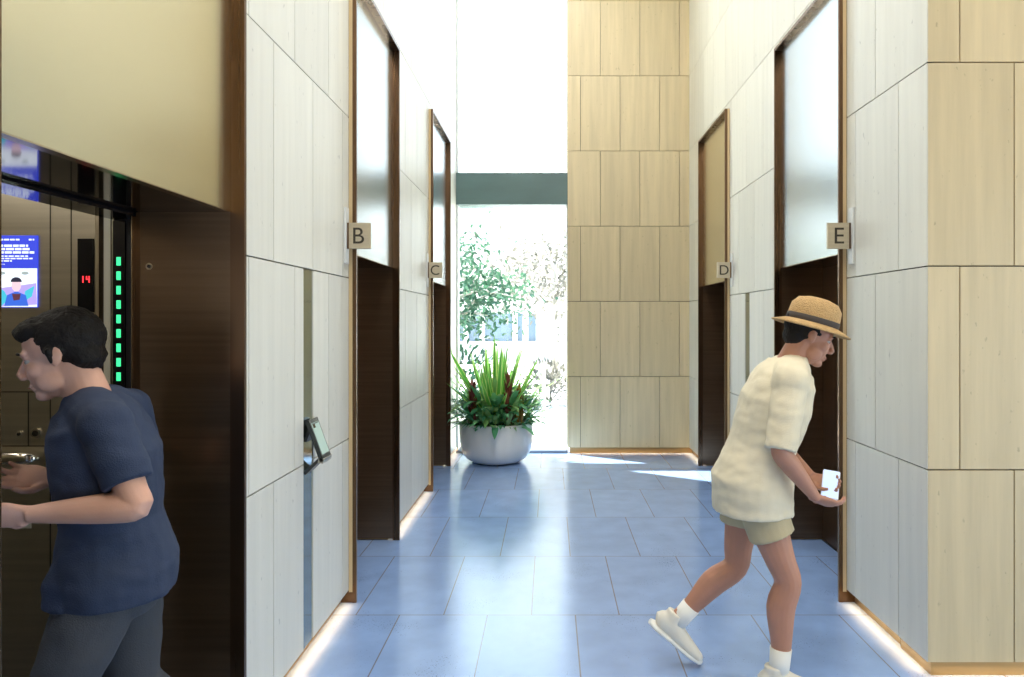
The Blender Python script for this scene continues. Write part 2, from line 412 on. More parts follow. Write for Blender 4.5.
# recessed bronze plinths under the stone
def plinth(name, boxes):
    mb = MB()
    for b in boxes: mb.box(*b)
    tag(mb.build(name, M['plinth']), kind='structure')
def free_runs(y0, y1, holes):
    out, cur = [], y0
    for h0, h1 in sorted(holes):
        if h0 > cur: out.append((cur, h0))
        cur = h1
    if cur < y1: out.append((cur, y1))
    return out
RUN_L = free_runs(-4, YOUT, HL); RUN_R = free_runs(YFRONT + .032, YOUT, HR)
plinth('baseboard_left', [(XL - .045, XL - .36, a, b, 0, .07) for a, b in RUN_L])
plinth('baseboard_right', [(XR + .045, XR + .36, max(a, YFRONT + .33), b, 0, .07) for a, b in RUN_R])
plinth('baseboard_front', [(XR + .032, 5.2, YFRONT + .032, YFRONT + .3, 0, .07)])
plinth('baseboard_far', [(.24, XR + .3, YFAR + .045, YOUT, 0, .07)])

# ------------------------------------------------------------------ the tall end window
mb = MB()
WX0, WX1, WY = XL, .209, 8.46
mb.box(WX0, WX0 + .022, WY - .02, WY + .06, 0, ZC)
mb.box(WX1 - .012, WX1, WY - .02, WY + .06, 0, ZC)
mb.box(WX0, WX1, WY - .02, WY + .06, ZC - .06, ZC)
win = tag(mb.build('window_1', M['win_frame']), kind='structure')
MB().box(WX0, WX1, 8.42, 8.70, 2.985, 3.365).build('spandrel_band', M['spandrel'], win)
MB().box(WX0, WX1, 8.41, 8.72, 0, .035).build('window_sill', M['sill'], win)
MB().box(WX0 + .02, WX1 - .012, WY + .012, WY + .024, .035, 2.985).build('window_pane', M['glass'], win)
MB().box(WX0 + .02, WX1 - .012, WY + .012, WY + .024, 3.365, ZC - .06).build('window_pane', M['glass'], win)

# ------------------------------------------------------------------ lift surrounds
TZ = 1.965
def portal(letter, sgn, XF, y0, y1, label, closed=True):
    X = lambda d: XF + sgn * d
    r = thing('elevator_surround', label, 'elevator', (X(.2), (y0 + y1) / 2, 0), 'bronze elevator surrounds along the corridor')
    D = .37
    MB().box(X(0), X(.022), y0, y0 + .018, 0, PTOP).box(X(.022), X(D), y0 + .004, y0 + .018, 0, PTOP).build('jamb', M['bronze'], r)
    MB().box(X(.022), X(.042), y0 - .001, y0 + .0038, .06, PTOP).build('stone_reflection_strip', M['reflection_tan'], r)  # painted reflection of the neighbouring stone, laid on the jamb as a strip
    MB().box(X(0), X(.05), y1 - .018, y1, 0, PTOP).build('jamb', M['bronze'], r)
    MB().box(X(.05), X(D), y1 - .018, y1, .012, PTOP).build('return_panel', M['bronze_plate'], r)
    MB().box(X(0), X(.10), y0 + .018, y1 - .018, PTOP - .022, PTOP).build('head', M['bronze'], r)
    MB().box(X(.046), X(.075), y0 + .018, y1 - .018, TZ + .004, PTOP - .022).build('transom_panel', M['transom'] if letter in 'AD' else M['transom_cool'], r)
    MB().box(X(.044), X(.075), y0 + .018, y1 - .018, TZ, TZ + .004).build('transom_edge', M['bronze_lip'], r)
    MB().box(X(.075), X(D), y0 + .018, y1 - .018, TZ, TZ + .02).build('soffit', M['soffit'], r)
    MB().box(X(D), X(D + .02), y0 + .018, y1 - .018, TZ + .02, PTOP).build('back_panel', M['black'], r)
    MB().box(X(D - .03), X(D + .10), y0 + .018, y1 - .018, .0005, .006).build('door_sill', M['steel_dark'], r)
    if closed:
        ym = (y0 + y1) / 2
        for a, b in ((y0 + .018, ym - .002), (ym + .002, y1 - .018)):
            MB().box(X(D - .02), X(D + .01), a, b, .008, TZ).build('door_leaf', M['bronze_plate'], r)
    return r
pa = portal('A', -1, FL, *PORT_L['A'], 'nearest bronze elevator surround on the left, doors open, man in navy walking in', closed=False)
portal('B', -1, FL, *PORT_L['B'], 'bronze elevator surround just behind the sign with letter B')
portal('C', -1, FL, *PORT_L['C'], 'narrow-looking bronze elevator surround behind sign C, next to the tall window')
portal('E', 1, FR, *PORT_R['E'], 'bronze elevator surround behind sign E and the man in the tan hat')
portal('D', 1, FR, *PORT_R['D'], 'bronze elevator surround behind sign D near the far warm-tinted wall')

# upright polished metal strips let into the stone
def strip(X, sgn, y0, y1, label):
    o = MB().box(X + sgn * .004, X + sgn * .03, y0 + .003, y1 - .003, ROWS[0], STRIP_Z - .003).build('wall_strip', M['mirror_strip'])
    return tag(o, label, 'wall strip', 'upright metal strips in the stone walls')
strip(XL, -1, *STRIP_L, 'upright polished metal strip in the left stone wall carrying the touch terminal')
strip(XR, 1, *STRIP_R, 'upright polished metal strip in the right stone wall between signs D and E')

# ------------------------------------------------------------------ lift lettered signs
def letter_mesh(ch, size, x, y, z):
    cu = bpy.data.curves.new('t', 'FONT'); cu.body = ch; cu.size = size; cu.align_x = 'CENTER'; cu.align_y = 'CENTER'; cu.extrude = .0012
    t = bpy.data.objects.new('t', cu); C.objects.link(t)
    dg = bpy.context.evaluated_depsgraph_get(); dg.update()
    me = bpy.data.meshes.new_from_object(t.evaluated_get(dg))
    bpy.data.objects.remove(t)
    xs = [v.co.x for v in me.vertices]; ys = [v.co.y for v in me.vertices]
    cx, cy = (min(xs) + max(xs)) / 2, (min(ys) + max(ys)) / 2
    for v in me.vertices: a = v.co.copy(); v.co = V((x + a.x - cx, y - a.z, z + a.y - cy))
    return me
def lift_sign(ch, X, sgn, y, label):
    # sgn: direction from the wall into the corridor
    r = thing('elevator_sign', label, 'sign', (X, y, 1.98), 'lettered elevator signs')
    MB().box(X + sgn * .0005, X + sgn * .012, y - .03, y + .032, 1.895, 2.205, bev=.003).build('wall_plate', M['lantern'], r)
    b = MB().box(X + sgn * .012, X + sgn * .141, y - .008, y + .008, 1.978, 2.121, bev=.0015).build('blade', M['sign_plate'], r)
    MB().box(X + sgn * .010, X + sgn * .022, y - .0085, y + .0085, 1.978, 2.121).build('bracket', M['bronze'], r)
    me = letter_mesh(ch, .128, X + sgn * .076, y - .009, 2.05); me.materials.append(M['sign_letter'])
    link('letter', me, b)
lift_sign('B', XL, 1, 3.868, 'square champagne sign with dark letter B')
lift_sign('C', XL, 1, 6.43, 'square champagne sign with dark letter C')
lift_sign('D', XR, -1, 6.42, 'square champagne sign with dark letter D')
lift_sign('E', XR, -1, 3.868, 'square champagne sign with dark letter E')

# ------------------------------------------------------------------ touch terminal on the left strip
k = thing('touch_terminal', 'tilted touch-screen terminal standing out from the polished strip in the left stone wall', 'terminal', (XL + .004, 3.28, .87))
def seg_slab(mb, p, q, th, y0, y1, mi=0):
    p, q = V((p[0], 0, p[1])), V((q[0], 0, q[1])); n = V((q.z - p.z, 0, -(q.x - p.x))).normalized() * th
    mb.prism([(p.x, p.z), (q.x, q.z), ((q + n).x, (q + n).z), ((p + n).x, (p + n).z)], 'y', y0, y1, mi)
x0 = XL + .004
KY0, KY1 = 3.218, 3.338
tm = pm('terminal_black', (.02, .024, .024), .35)
body = MB(); seg_slab(body, (x0 + .018, 1.125), (x0 + .086, .937), .018, KY0, KY1)
kb = body.build('housing', tm, k)
scr = MB(); seg_slab(scr, (x0 + .0245 + .0015, 1.108), (x0 + .0765 + .0015, .965), .002, KY0 + .012, KY1 - .012)
ks = scr.build('touch_screen', pm('terminal_screen', (.30, .40, .37), .08, emit=((.62, .85, .76), .22)), kb)
ic = MB(); seg_slab(ic, (x0 + .0283, 1.102), (x0 + .0345, 1.085), .001, KY0 + .020, KY0 + .05)
ic.build('screen_icon', M['black_gloss'], kb)
arm = MB(); seg_slab(arm, (x0 + .070, .94), (x0 + .0, .872), .014, KY0 + .004, KY1 - .004)
arm.build('lower_arm', tm, k)
arm = MB(); seg_slab(arm, (x0 + .030, 1.105), (x0 + .0, 1.02), .014, KY0 + .02, KY1 - .02); arm.build('upper_mount', tm, k)
lip = MB(); seg_slab(lip, (x0 + .087, .946), (x0 + .083, .925), .024, KY0, KY1); lip.build('bottom_lip', M['steel'], k)

# ------------------------------------------------------------------ open lift A: car, door edges, light curtain
XD = FL - .37
keyp = MB().disc((-1.421, 2.494, 1.772), (0, -1, 0), .0125, .006)
kp = keyp.build('key_switch', M['steel_bright'], pa)
MB().disc((-1.421, 2.488, 1.772), (0, -1, 0), .0065, .0015).build('keyhole', M['black'], kp)
mb = MB()
mb.box(XD - .001, XD - .014, 2.494, 2.520, .012, TZ); mb.box(XD - .018, XD - .030, 2.500, 2.520, .012, TZ)
mb.build('landing_door_edge', M['bronze_lip' if False else 'bronze'], pa)
MB().box(XD - .0305, XD - .034, 2.497, 2.52, .012, TZ).build('door_edge_trim', M['bronze_lip'], pa)
MB().box(XD - .034, XD - .135, 2.562, 2.60, .01, TZ + .02).build('door_pocket', M['black'], pa)

car = thing('elevator_car', 'brushed steel interior of the open elevator car with screens, behind the man in navy', 'elevator car', (-2.3, 1.95, 0))
CYF, CZ = 2.622, 2.35
st = M['steel']
MB().box(-1.668, -3.1, CYF, CYF + .03, .004, CZ).build('side_panel', st, car)
MB().box(-1.60, -3.1, 1.22, 1.25, .004, CZ).build('side_panel', st, car)
MB().box(-3.13, -3.1, 1.22, CYF + .03, .004, CZ).build('back_panel', st, car)
MB().box(-1.56, -3.13, 1.22, CYF + .03, .0005, .005).build('car_floor', pm('car_floor_stone', (.10, .10, .11), .25), car)
cl = MB().box(-1.56, -3.13, 1.22, CYF + .03, CZ, CZ + .03).build('car_ceiling', M['steel'], car)
for cx in (-2.0, -2.6):
    MB().box(cx - .12, cx + .12, 1.5, 2.35, CZ - .008, CZ).build('ceiling_lamp', emis('car_lamp', (1, .93, .8), 3.8), cl)
hd = MB().box(-1.475, -1.60, 1.22, CYF + .03, TZ - .015, CZ + .06).build('door_header', M['black_gloss'], car)
# seams of the side panel: raised joints between the sheets
mb = MB()
for x, z0, z1 in ((-1.866, .01, CZ), (-1.788, 1.314, CZ), (-1.948, 1.11, 1.314)): mb.box(x - .0022, x + .0022, CYF - .001, CYF + .001, z0, z1)
mb.box(-3.1, -1.866, CYF - .001, CYF + .001, 1.312, 1.316); mb.box(-3.1, -1.866, CYF - .001, CYF + .001, 1.11, 1.114)
mb.build('panel_seam', M['steel_dark'], car)
# front post of the car
MB().box(-1.668, -1.655, 2.575, CYF + .03, .004, CZ).build('corner_post', M['steel_bright'], car)
MB().box(-1.655, -1.635, 2.60, CYF + .03, .004, CZ).build('post_groove', M['steel_dark'], car)
MB().box(-1.635, -1.610, 2.572, CYF + .03, .004, CZ).build('corner_post', pm('cream_post', (.72, .66, .50), .3), car)
MB().box(-1.608, -1.594, 2.576, CYF + .03, .004, CZ).build('corner_post', M['steel_bright'], car)
# light curtain on the car door edge
lc = MB().box(-1.592, -1.548, 2.556, 2.575, .01, TZ - .02).build('light_curtain', M['black_gloss'], car)
led_m = emis('green_led', (.05, .80, .30), 1.1)
ledme = None
for i in range(34):
    z = 1.796 - i * .0525
    if z < .04: break
    if ledme is None:
        o = MB().box(-1.5775, -1.5625, 2.553, 2.556, z - .0155, z + .0155, bev=.001).build('green_led', led_m, lc); ledme = o
    else:
        o = ledme.copy(); C.objects.link(o); o.parent = lc; o.location = ledme.location + V((0, 0, -i * .0525))
# display screen on the side panel
SX0, SX1, SZ0, SZ1, SY = -2.062, -1.910, 1.629, 1.898, CYF - .006
sc_ = MB().box(SX0, SX1, SY, CYF, SZ0, SZ1, bev=.002).build('display_screen', emis('screen_blue', (.035, .055, .55), 1.0), car)
white = emis('screen_white', (.80, .88, .98), .9)
SM = (SZ0 + SZ1) / 2 + .02
mb = MB()
random.seed(3)
def text_line(z, h, x0, x1, ws):
    x = x0
    while x < x1 - .004:
        w = random.uniform(*ws); mb.box(x, min(x + w, x1), SY - .0006, SY, z, z + h); x += w + .004
text_line(1.879, .006, SX0 + .008, SX0 + .085, (.014, .022)); text_line(1.879, .006, SX1 - .032, SX1 - .012, (.008, .012))
for i in range(3): text_line(1.855 - i * .0125, .0085, SX0 + .008, SX1 - (.035, .028, .012)[i], (.016, .032))
for i in range(3): text_line(1.818 - i * .009, .005, SX0 + .008, SX1 - (.030, .018, .095)[i], (.010, .022))
text_line(1.789, .0025, SX0 + .008, SX0 + .03, (.01, .014))
mb.build('screen_text', white, sc_)
MB().box(SX0 + .003, SX1 - .001, SY - .0006, SY, SZ0 + .002, 1.775).build('picture_field', white, sc_)
def flat(poly, name, col, y, st=.9):
    MB().prism(poly, 'y', y - .0004, y).build(name, emis('scr_' + name, col, st), sc_)
cxs = SX0 + .075
flat([(SX0 + .003, 1.70), (SX1 - .004, 1.72), (SX1 - .001, 1.64), (SX0 + .003, 1.632)], 'purple_shape', (.42, .33, .80), SY - .0007)
flat([(SX0 + .006, 1.705), (SX0 + .03, 1.69), (SX0 + .045, 1.66), (SX0 + .02, 1.635), (SX0 + .006, 1.65)], 'teal_shape', (.06, .48, .62), SY - .0012)
flat([(SX1 - .01, 1.71), (SX1 - .045, 1.69), (SX1 - .05, 1.65), (SX1 - .02, 1.67)], 'teal_shape', (.06, .50, .62), SY - .0012)
flat([(cxs - .045, 1.635), (cxs + .045, 1.635), (cxs + .035, 1.675), (cxs, 1.69), (cxs - .035, 1.675)], 'figure_shirt', (.04, .13, .62), SY - .0017)
flat([(cxs - .016, 1.68), (cxs + .016, 1.68), (cxs + .012, 1.658), (cxs - .01, 1.655)], 'figure_scarf', (.10, .03, .05), SY - .0022)
flat([(cxs + .018 * math.cos(a * PI / 8), 1.712 + .024 * math.sin(a * PI / 8)) for a in range(16)], 'figure_face', (.75, .55, .62), SY - .0022)
flat([(cxs + .021 * math.cos(a * PI / 8), 1.724 + .018 * math.sin(a * PI / 8)) for a in range(9)], 'figure_hair', (.02, .02, .04), SY - .0027)
for gx in (SX0 + .02, SX1 - .045):
    flat([(gx + .014 * math.cos(a * PI / 5), 1.757 + .006 * math.sin(a * PI / 5)) for a in range(10)], 'grey_shape', (.32, .38, .38), SY - .0012)
# floor indicator reading 14
fi = MB().box(-1.762, -1.701, CYF - .005, CYF, 1.612, 1.886, bev=.001).build('floor_indicator', M['black_gloss'], car)
mb = MB(); dy = CYF - .0065
def segm(x, z, segs, w=.013, h=.024, t=.0034):
    B = {'a': (x, x + w, z + h - t, z + h), 'g': (x, x + w, z + h / 2 - t / 2, z + h / 2 + t / 2), 'd': (x, x + w, z, z + t),
         'f': (x, x + t, z + h / 2, z + h), 'b': (x + w - t, x + w, z + h / 2, z + h), 'e': (x, x + t, z, z + h / 2), 'c': (x + w - t, x + w, z, z + h / 2)}
    for q in segs: a = B[q]; mb.box(a[0], a[1], dy, CYF - .005, a[2], a[3])
segm(-1.752, 1.722, 'bc'); segm(-1.729, 1.722, 'fgbc')
mb.build('floor_number', emis('red_digits', (1, .03, .04), 2.0), fi)
# two round buttons, notice plate, hand rail
for x, z, r_ in ((-1.980, 1.157, .010), (-1.918, 1.160, .0185)):
    bt = MB().disc((x, CYF - .0005, z), (0, -1, 0), r_, .006).build('call_button', M['steel_bright'], car)
    MB().disc((x, CYF - .0065, z), (0, -1, 0), r_ * .6, .002).build('button_face', M['steel_dark'], bt)
np_ = MB().box(-1.983, -1.937, CYF - .003, CYF, .805, .868).build('notice_plate', pm('notice_cream', (.75, .70, .58), .5), car)
mb = MB()
for z in (.853, .840, .824): mb.box(-1.978, -1.942, CYF - .0036, CYF - .003, z, z + .006)
mb.build('notice_print', M['sign_letter'], np_)
hr = MB().loft([(-3.0, CYF - .055, 1.074), (-1.95, CYF - .055, 1.074), (-1.905, CYF - .048, 1.074), (-1.885, CYF - .03, 1.074)], [(.022, .010), (.022, .010), (.018, .009), (.004, .004)], side=(0, 0, 1)).build('hand_rail', M['steel_bright'], car)
for x in (-1.99, -2.5): MB().loft([(x, CYF - .05, 1.074), (x, CYF, 1.074)], [.007, .007], side=(0, 0, 1)).build('rail_bracket', M['steel_bright'], hr)

# ------------------------------------------------------------------ planter at the window
PX, PY = -.605, 7.93
pl = thing('potted_plant', 'big white bowl planter with spiky and red-leaved plants on the floor before the tall window', 'potted plant', (PX, PY, 0))
prof = [(.20, 0), (.27, .012), (.335, .05), (.385, .12), (.41, .21), (.418, .32), (.418, .435), (.413, .452), (.400, .455), (.392, .44), (.390, .36), (.2, .34), (.01, .34)]
MB().lathe(prof, (PX, PY, 0), 64).build('bowl', pm('white_glazed_bowl', (.90, .88, .84), .22, coat=.4), pl)
MB().lathe([(.391, .36), (.391, .405), (.25, .425), (.01, .43)], (PX, PY, 0), 48).build('soil', pm('dark_soil', (.035, .025, .018), .95, bump=.8, bscale=60), pl)
random.seed(11)
mb = MB()
for i in range(72):
    a = random.uniform(0, 2 * PI); tilt = random.uniform(.04, .85) ** 1.0
    d = V((math.cos(a) * math.sin(tilt), math.sin(a) * math.sin(tilt), math.cos(tilt)))
    b = V((PX - .01 + math.cos(a) * .06, PY + math.sin(a) * .06, .42))
    mb.blade(b, d, V((math.cos(a), math.sin(a), .2)), random.uniform(.68, 1.0) * (1.0 if tilt < .35 else .9), random.uniform(.04, .062), random.uniform(.05, .5), n=8, fold=.35)
# the few leaves that stand out: a tall upright pair and the long one leaning left
mb.blade((PX, PY - .05, .42), (-.02, -.02, 1), (0, -1, .1), 1.02, .065, .02, n=8, fold=.3)
mb.blade((PX + .05, PY - .06, .42), (.06, -.05, 1), (0, -1, .1), .84, .06, .04, n=8, fold=.3)
mb.blade((PX - .10, PY - .05, .45), (-.42, -.02, .90), (0, -1, .3), .98, .06, .25, n=9, fold=.3)
mb.blade((PX + .12, PY - .06, .45), (.42, -.05, .90), (0, -1, .3), .82, .05, .10, n=9, fold=.3)
for v in mb.bm.verts: v.co.x = max(v.co.x, XL + .02); v.co.y = min(v.co.y, 8.39)
mb.build('spiky_foliage', leaf_mat('variegated_blade', (.10, .42, .06), (.22, .60, .11), (.66, .80, .26), trans=.35), pl, normals=False)
mb = MB(); mb2 = MB()
for i in range(540):
    a = random.uniform(0, 2 * PI); rr = random.uniform(.10, .46); el = random.uniform(-.1, 1.15)
    d = V((math.cos(a) * math.cos(el), math.sin(a) * math.cos(el), math.sin(el)))
    b = V((PX + math.cos(a) * rr, PY + math.sin(a) * rr, .43 + random.uniform(0, .36) * (1.12 - rr)))
    t = mb2 if random.random() < (.6 if math.cos(a) > .3 else .22) else mb
    t.blade(b, d, V((0, 0, 1)), random.uniform(.14, .28), random.uniform(.045, .078), random.uniform(.3, 1.3), n=5, fold=.2)
for i in range(60):                                      # leaves hanging over the rim
    a = random.uniform(0, 2 * PI); d = V((math.cos(a), math.sin(a), .35))
    b = V((PX + math.cos(a) * .36, PY + math.sin(a) * .36, .455))
    mb.blade(b, d, V((0, 0, 1)), random.uniform(.12, .19), random.uniform(.02, .04), random.uniform(.9, 1.7), n=5, fold=.2)
for v in mb.bm.verts: v.co.x = max(v.co.x, XL + .02); v.co.y = min(v.co.y, 8.39)
mb.build('leafy_foliage', leaf_mat('deep_green_leaf', (.06, .27, .12), (.22, .54, .24), trans=.35), pl, normals=False)
for v in mb2.bm.verts: v.co.x = max(v.co.x, XL + .02); v.co.y = min(v.co.y, 8.39)
mb2.build('pale_foliage', leaf_mat('pale_green_leaf', (.20, .42, .12), (.36, .54, .22), trans=.35), pl, normals=False)
def red_plume(x, y, h, mat, n=46, name='red_foliage'):
    mb = MB()
    for i in range(n):
        t = i / n; a = random.uniform(0, 2 * PI)
        d = V((math.cos(a) * .35, math.sin(a) * .35, 1))
        mb.blade((x + math.cos(a) * .035 * (1 - t), y + math.sin(a) * .035 * (1 - t), .46 + (h - .52) * t), d, V((math.cos(a), math.sin(a), .3)), random.uniform(.09, .14), random.uniform(.025, .04), .15, n=4, fold=.2)
    mb.build(name, mat, pl, normals=False)
red = leaf_mat('dark_red_leaf', (.16, .03, .03), (.30, .09, .06), trans=.2)
red_plume(PX - .24, PY - .27, .93, red); red_plume(PX + .15, PY - .30, 1.0, red, 60)
red_plume(PX + .27, PY - .26, .86, leaf_mat('yellow_red_leaf', (.30, .10, .02), (.42, .32, .05), trans=.25), 40, 'croton_foliage')

# ------------------------------------------------------------------ outside the window
tag(MB().box(-30, 40, YOUT, 60, -.35, -.05).build('ground', pm('pale_paving', (.75, .74, .70), .8, var=.06, vscale=(2, 2, 2))), kind='structure')
def tree(x, y, h, spread, zc, n, leafm, label, seed, lw=.12, trunk_r=.09, shape=(1, 1, .9)):
    random.seed(seed)
    r = thing('street_tree', label, 'tree', (x, y, -.05), 'trees outside the window')
    bark = M.setdefault('bark', pm('grey_bark', (.50, .46, .41), .9, bump=.6, bscale=25))
    mb = MB(); mb.loft([(x, y, -.05), (x + .05, y, zc * .4), (x - .04, y, zc * .8), (x, y, zc + spread * .5)], [trunk_r * 1.3, trunk_r, trunk_r * .8, trunk_r * .3], n=10)
    tips = []
    for i in range(13):
        a = random.uniform(0, 2 * PI); z = zc * random.uniform(.55, 1.05); L = spread * random.uniform(.6, 1.05)
        e = V((x + math.cos(a) * L * shape[0], y + math.sin(a) * L, z + L * random.uniform(-.05, .8)))
        m_ = V((x, y, z)).lerp(e, .5) + V((0, 0, .12 * L))
        mb.loft([(x, y, z), m_, e], [trunk_r * .45, trunk_r * .28, trunk_r * .1], n=7); tips += [e, m_]
    mb.build('trunk', bark, r)
    mb = MB()
    for i in range(n):
        c = random.choice(tips)
        g = V((random.gauss(0, 1), random.gauss(0, 1), random.gauss(0, .7))) * spread * .24
        d = V((random.gauss(0, 1), random.gauss(0, 1), random.gauss(-.3, .7)))
        mb.blade(c + g, d, V((random.gauss(0, 1), random.gauss(0, 1), 1)), lw * random.uniform(.7, 1.4), lw * .5, .4, n=3, fold=.2)
    mb.build('crown', leafm, r, normals=False)
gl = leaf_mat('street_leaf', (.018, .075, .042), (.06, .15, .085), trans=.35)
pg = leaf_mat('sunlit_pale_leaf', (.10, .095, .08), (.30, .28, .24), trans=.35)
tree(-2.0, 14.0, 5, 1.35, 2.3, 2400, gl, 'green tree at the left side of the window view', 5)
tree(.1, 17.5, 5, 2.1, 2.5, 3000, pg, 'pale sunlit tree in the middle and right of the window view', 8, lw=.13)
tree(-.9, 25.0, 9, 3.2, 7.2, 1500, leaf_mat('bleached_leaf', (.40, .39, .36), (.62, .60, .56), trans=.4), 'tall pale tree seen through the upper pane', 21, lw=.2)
def shrub(x, y, r_, n, mat, label, seed):
    random.seed(seed); mb = MB()
    for i in range(n):
        q = V((random.gauss(0, 1), random.gauss(0, 1), abs(random.gauss(0, 1)))).normalized() * r_ * random.uniform(.5, 1)
        mb.blade(V((x, y, -.05)) + V((q.x * 1.2, q.y, q.z)), q, V((0, 0, 1)), random.uniform(.1, .18), .06, .6, n=3, fold=.2)
    for i in range(7):
        a = random.uniform(0, 2 * PI); mb.loft([(x, y, -.05), (x + math.cos(a) * r_ * .6, y + math.sin(a) * r_ * .6, r_ * .6)], [.015, .006], n=6)
    tag(mb.build('shrub', mat, normals=False), label, 'shrub', 'shrubs outside the window')
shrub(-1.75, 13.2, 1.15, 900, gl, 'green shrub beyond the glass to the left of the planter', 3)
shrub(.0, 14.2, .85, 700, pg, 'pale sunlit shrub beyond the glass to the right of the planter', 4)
# low white building with a blue-grey glazed band, far across the paving
bd = thing('pale_building', 'low white building with blue-grey glass band across the paving', 'building', (-1, 30, -.05))
wb = pm('white_render', (.80, .79, .76), .8)
MB().box(-14, 12, 30, 34, -.05, .75).build('lower_wall', wb, bd)
MB().box(-14, 12, 30, 34, 1.95, 4.6).build('upper_wall', wb, bd)
gz = MB().box(-14, -.6, 30.25, 34, .75, 1.95).build('glazed_band', pm('blue_grey_glass', (.14, .20, .27), .2), bd)
MB().box(-.6, 12, 30.05, 34, .75, 1.95).build('lower_wall', wb, bd)
for x in (-12.6, -10.4, -8.2, -6.0, -3.6, -2.9, -1.5):
    MB().box(x - .1, x + .1, 29.98, 30.3, .75, 1.95).build('column', wb, bd)
rl = thing('white_railing', 'white railing of two bars outside, seen behind the planter leaves', 'railing', (-1, 11.2, -.05))
for z in (.62, .86): MB().loft([(-3.2, 11.2, z), (.0, 11.2, z)], [.03, .03], side=(0, 0, 1), n=12).build('bar', wb, rl)
for x in (-3.1, -2.1, -1.1, -.1): MB().box(x - .03, x + .03, 11.17, 11.23, -.05, .88).build('post', wb, rl)

# ------------------------------------------------------------------ people
def ortho(d, n):
    d = V(d).normalized(); n = V(n); n = (n - d * n.dot(d)).normalized(); return d, n
def hand(mb, wrist, d, n, thumb_sign, curls, T):
    """palm, four unequal fingers bent at three joints and a thumb leaving the side of the palm. T maps directions to the world"""
    d, n = ortho(d, n); w = d.cross(n) * thumb_sign                 # w points to the thumb side
    k = wrist + d * .088
    mb.loft([wrist - d * .02, wrist + d * .012, wrist + d * .045, wrist + d * .078, k], [(.024, .018), (.028, .016), (.039, .0155), (.041, .014), (.036, .010)], side=w, n=16)
    for i, (L, off) in enumerate(((.072, .031), (.080, .0105), (.075, -.0105), (.058, -.0305))):
        p = wrist + d * (.082 - (.004 if i in (0, 3) else 0) - (.004 if i == 3 else 0)) + w * off
        q = (d + w * (off * 1.2)).normalized(); pts, rad = [p - q * .015, p], [.0086, .0088]
        for j, (fr, c) in enumerate(zip((.46, .31, .23), curls[i])):
            q = (Matrix.Rotation(c, 3, d.cross(n)) @ q).normalized(); p = p + q * (L * fr); pts.append(p); rad.append((.0084, .0078, .0058)[j])
        if i == 3: rad = [r * .88 for r in rad]
        mb.loft(pts, rad, side=w, n=10)
    b = wrist + d * .022 + w * .026
    q1 = (d * .62 + w * .62 + n * .42).normalized(); q2 = (d * .85 + w * .22 + n * .5).normalized(); q3 = (d * .8 - w * .15 + n * .45).normalized()
    pts = [b - q1 * .012, b + q1 * .034]; pts.append(pts[-1] + q2 * .030); pts.append(pts[-1] + q3 * .024)
    mb.loft(pts, [.0145, .0115, .0098, .0068], side=n, n=10)
    return wrist + d * .075, d, n, w

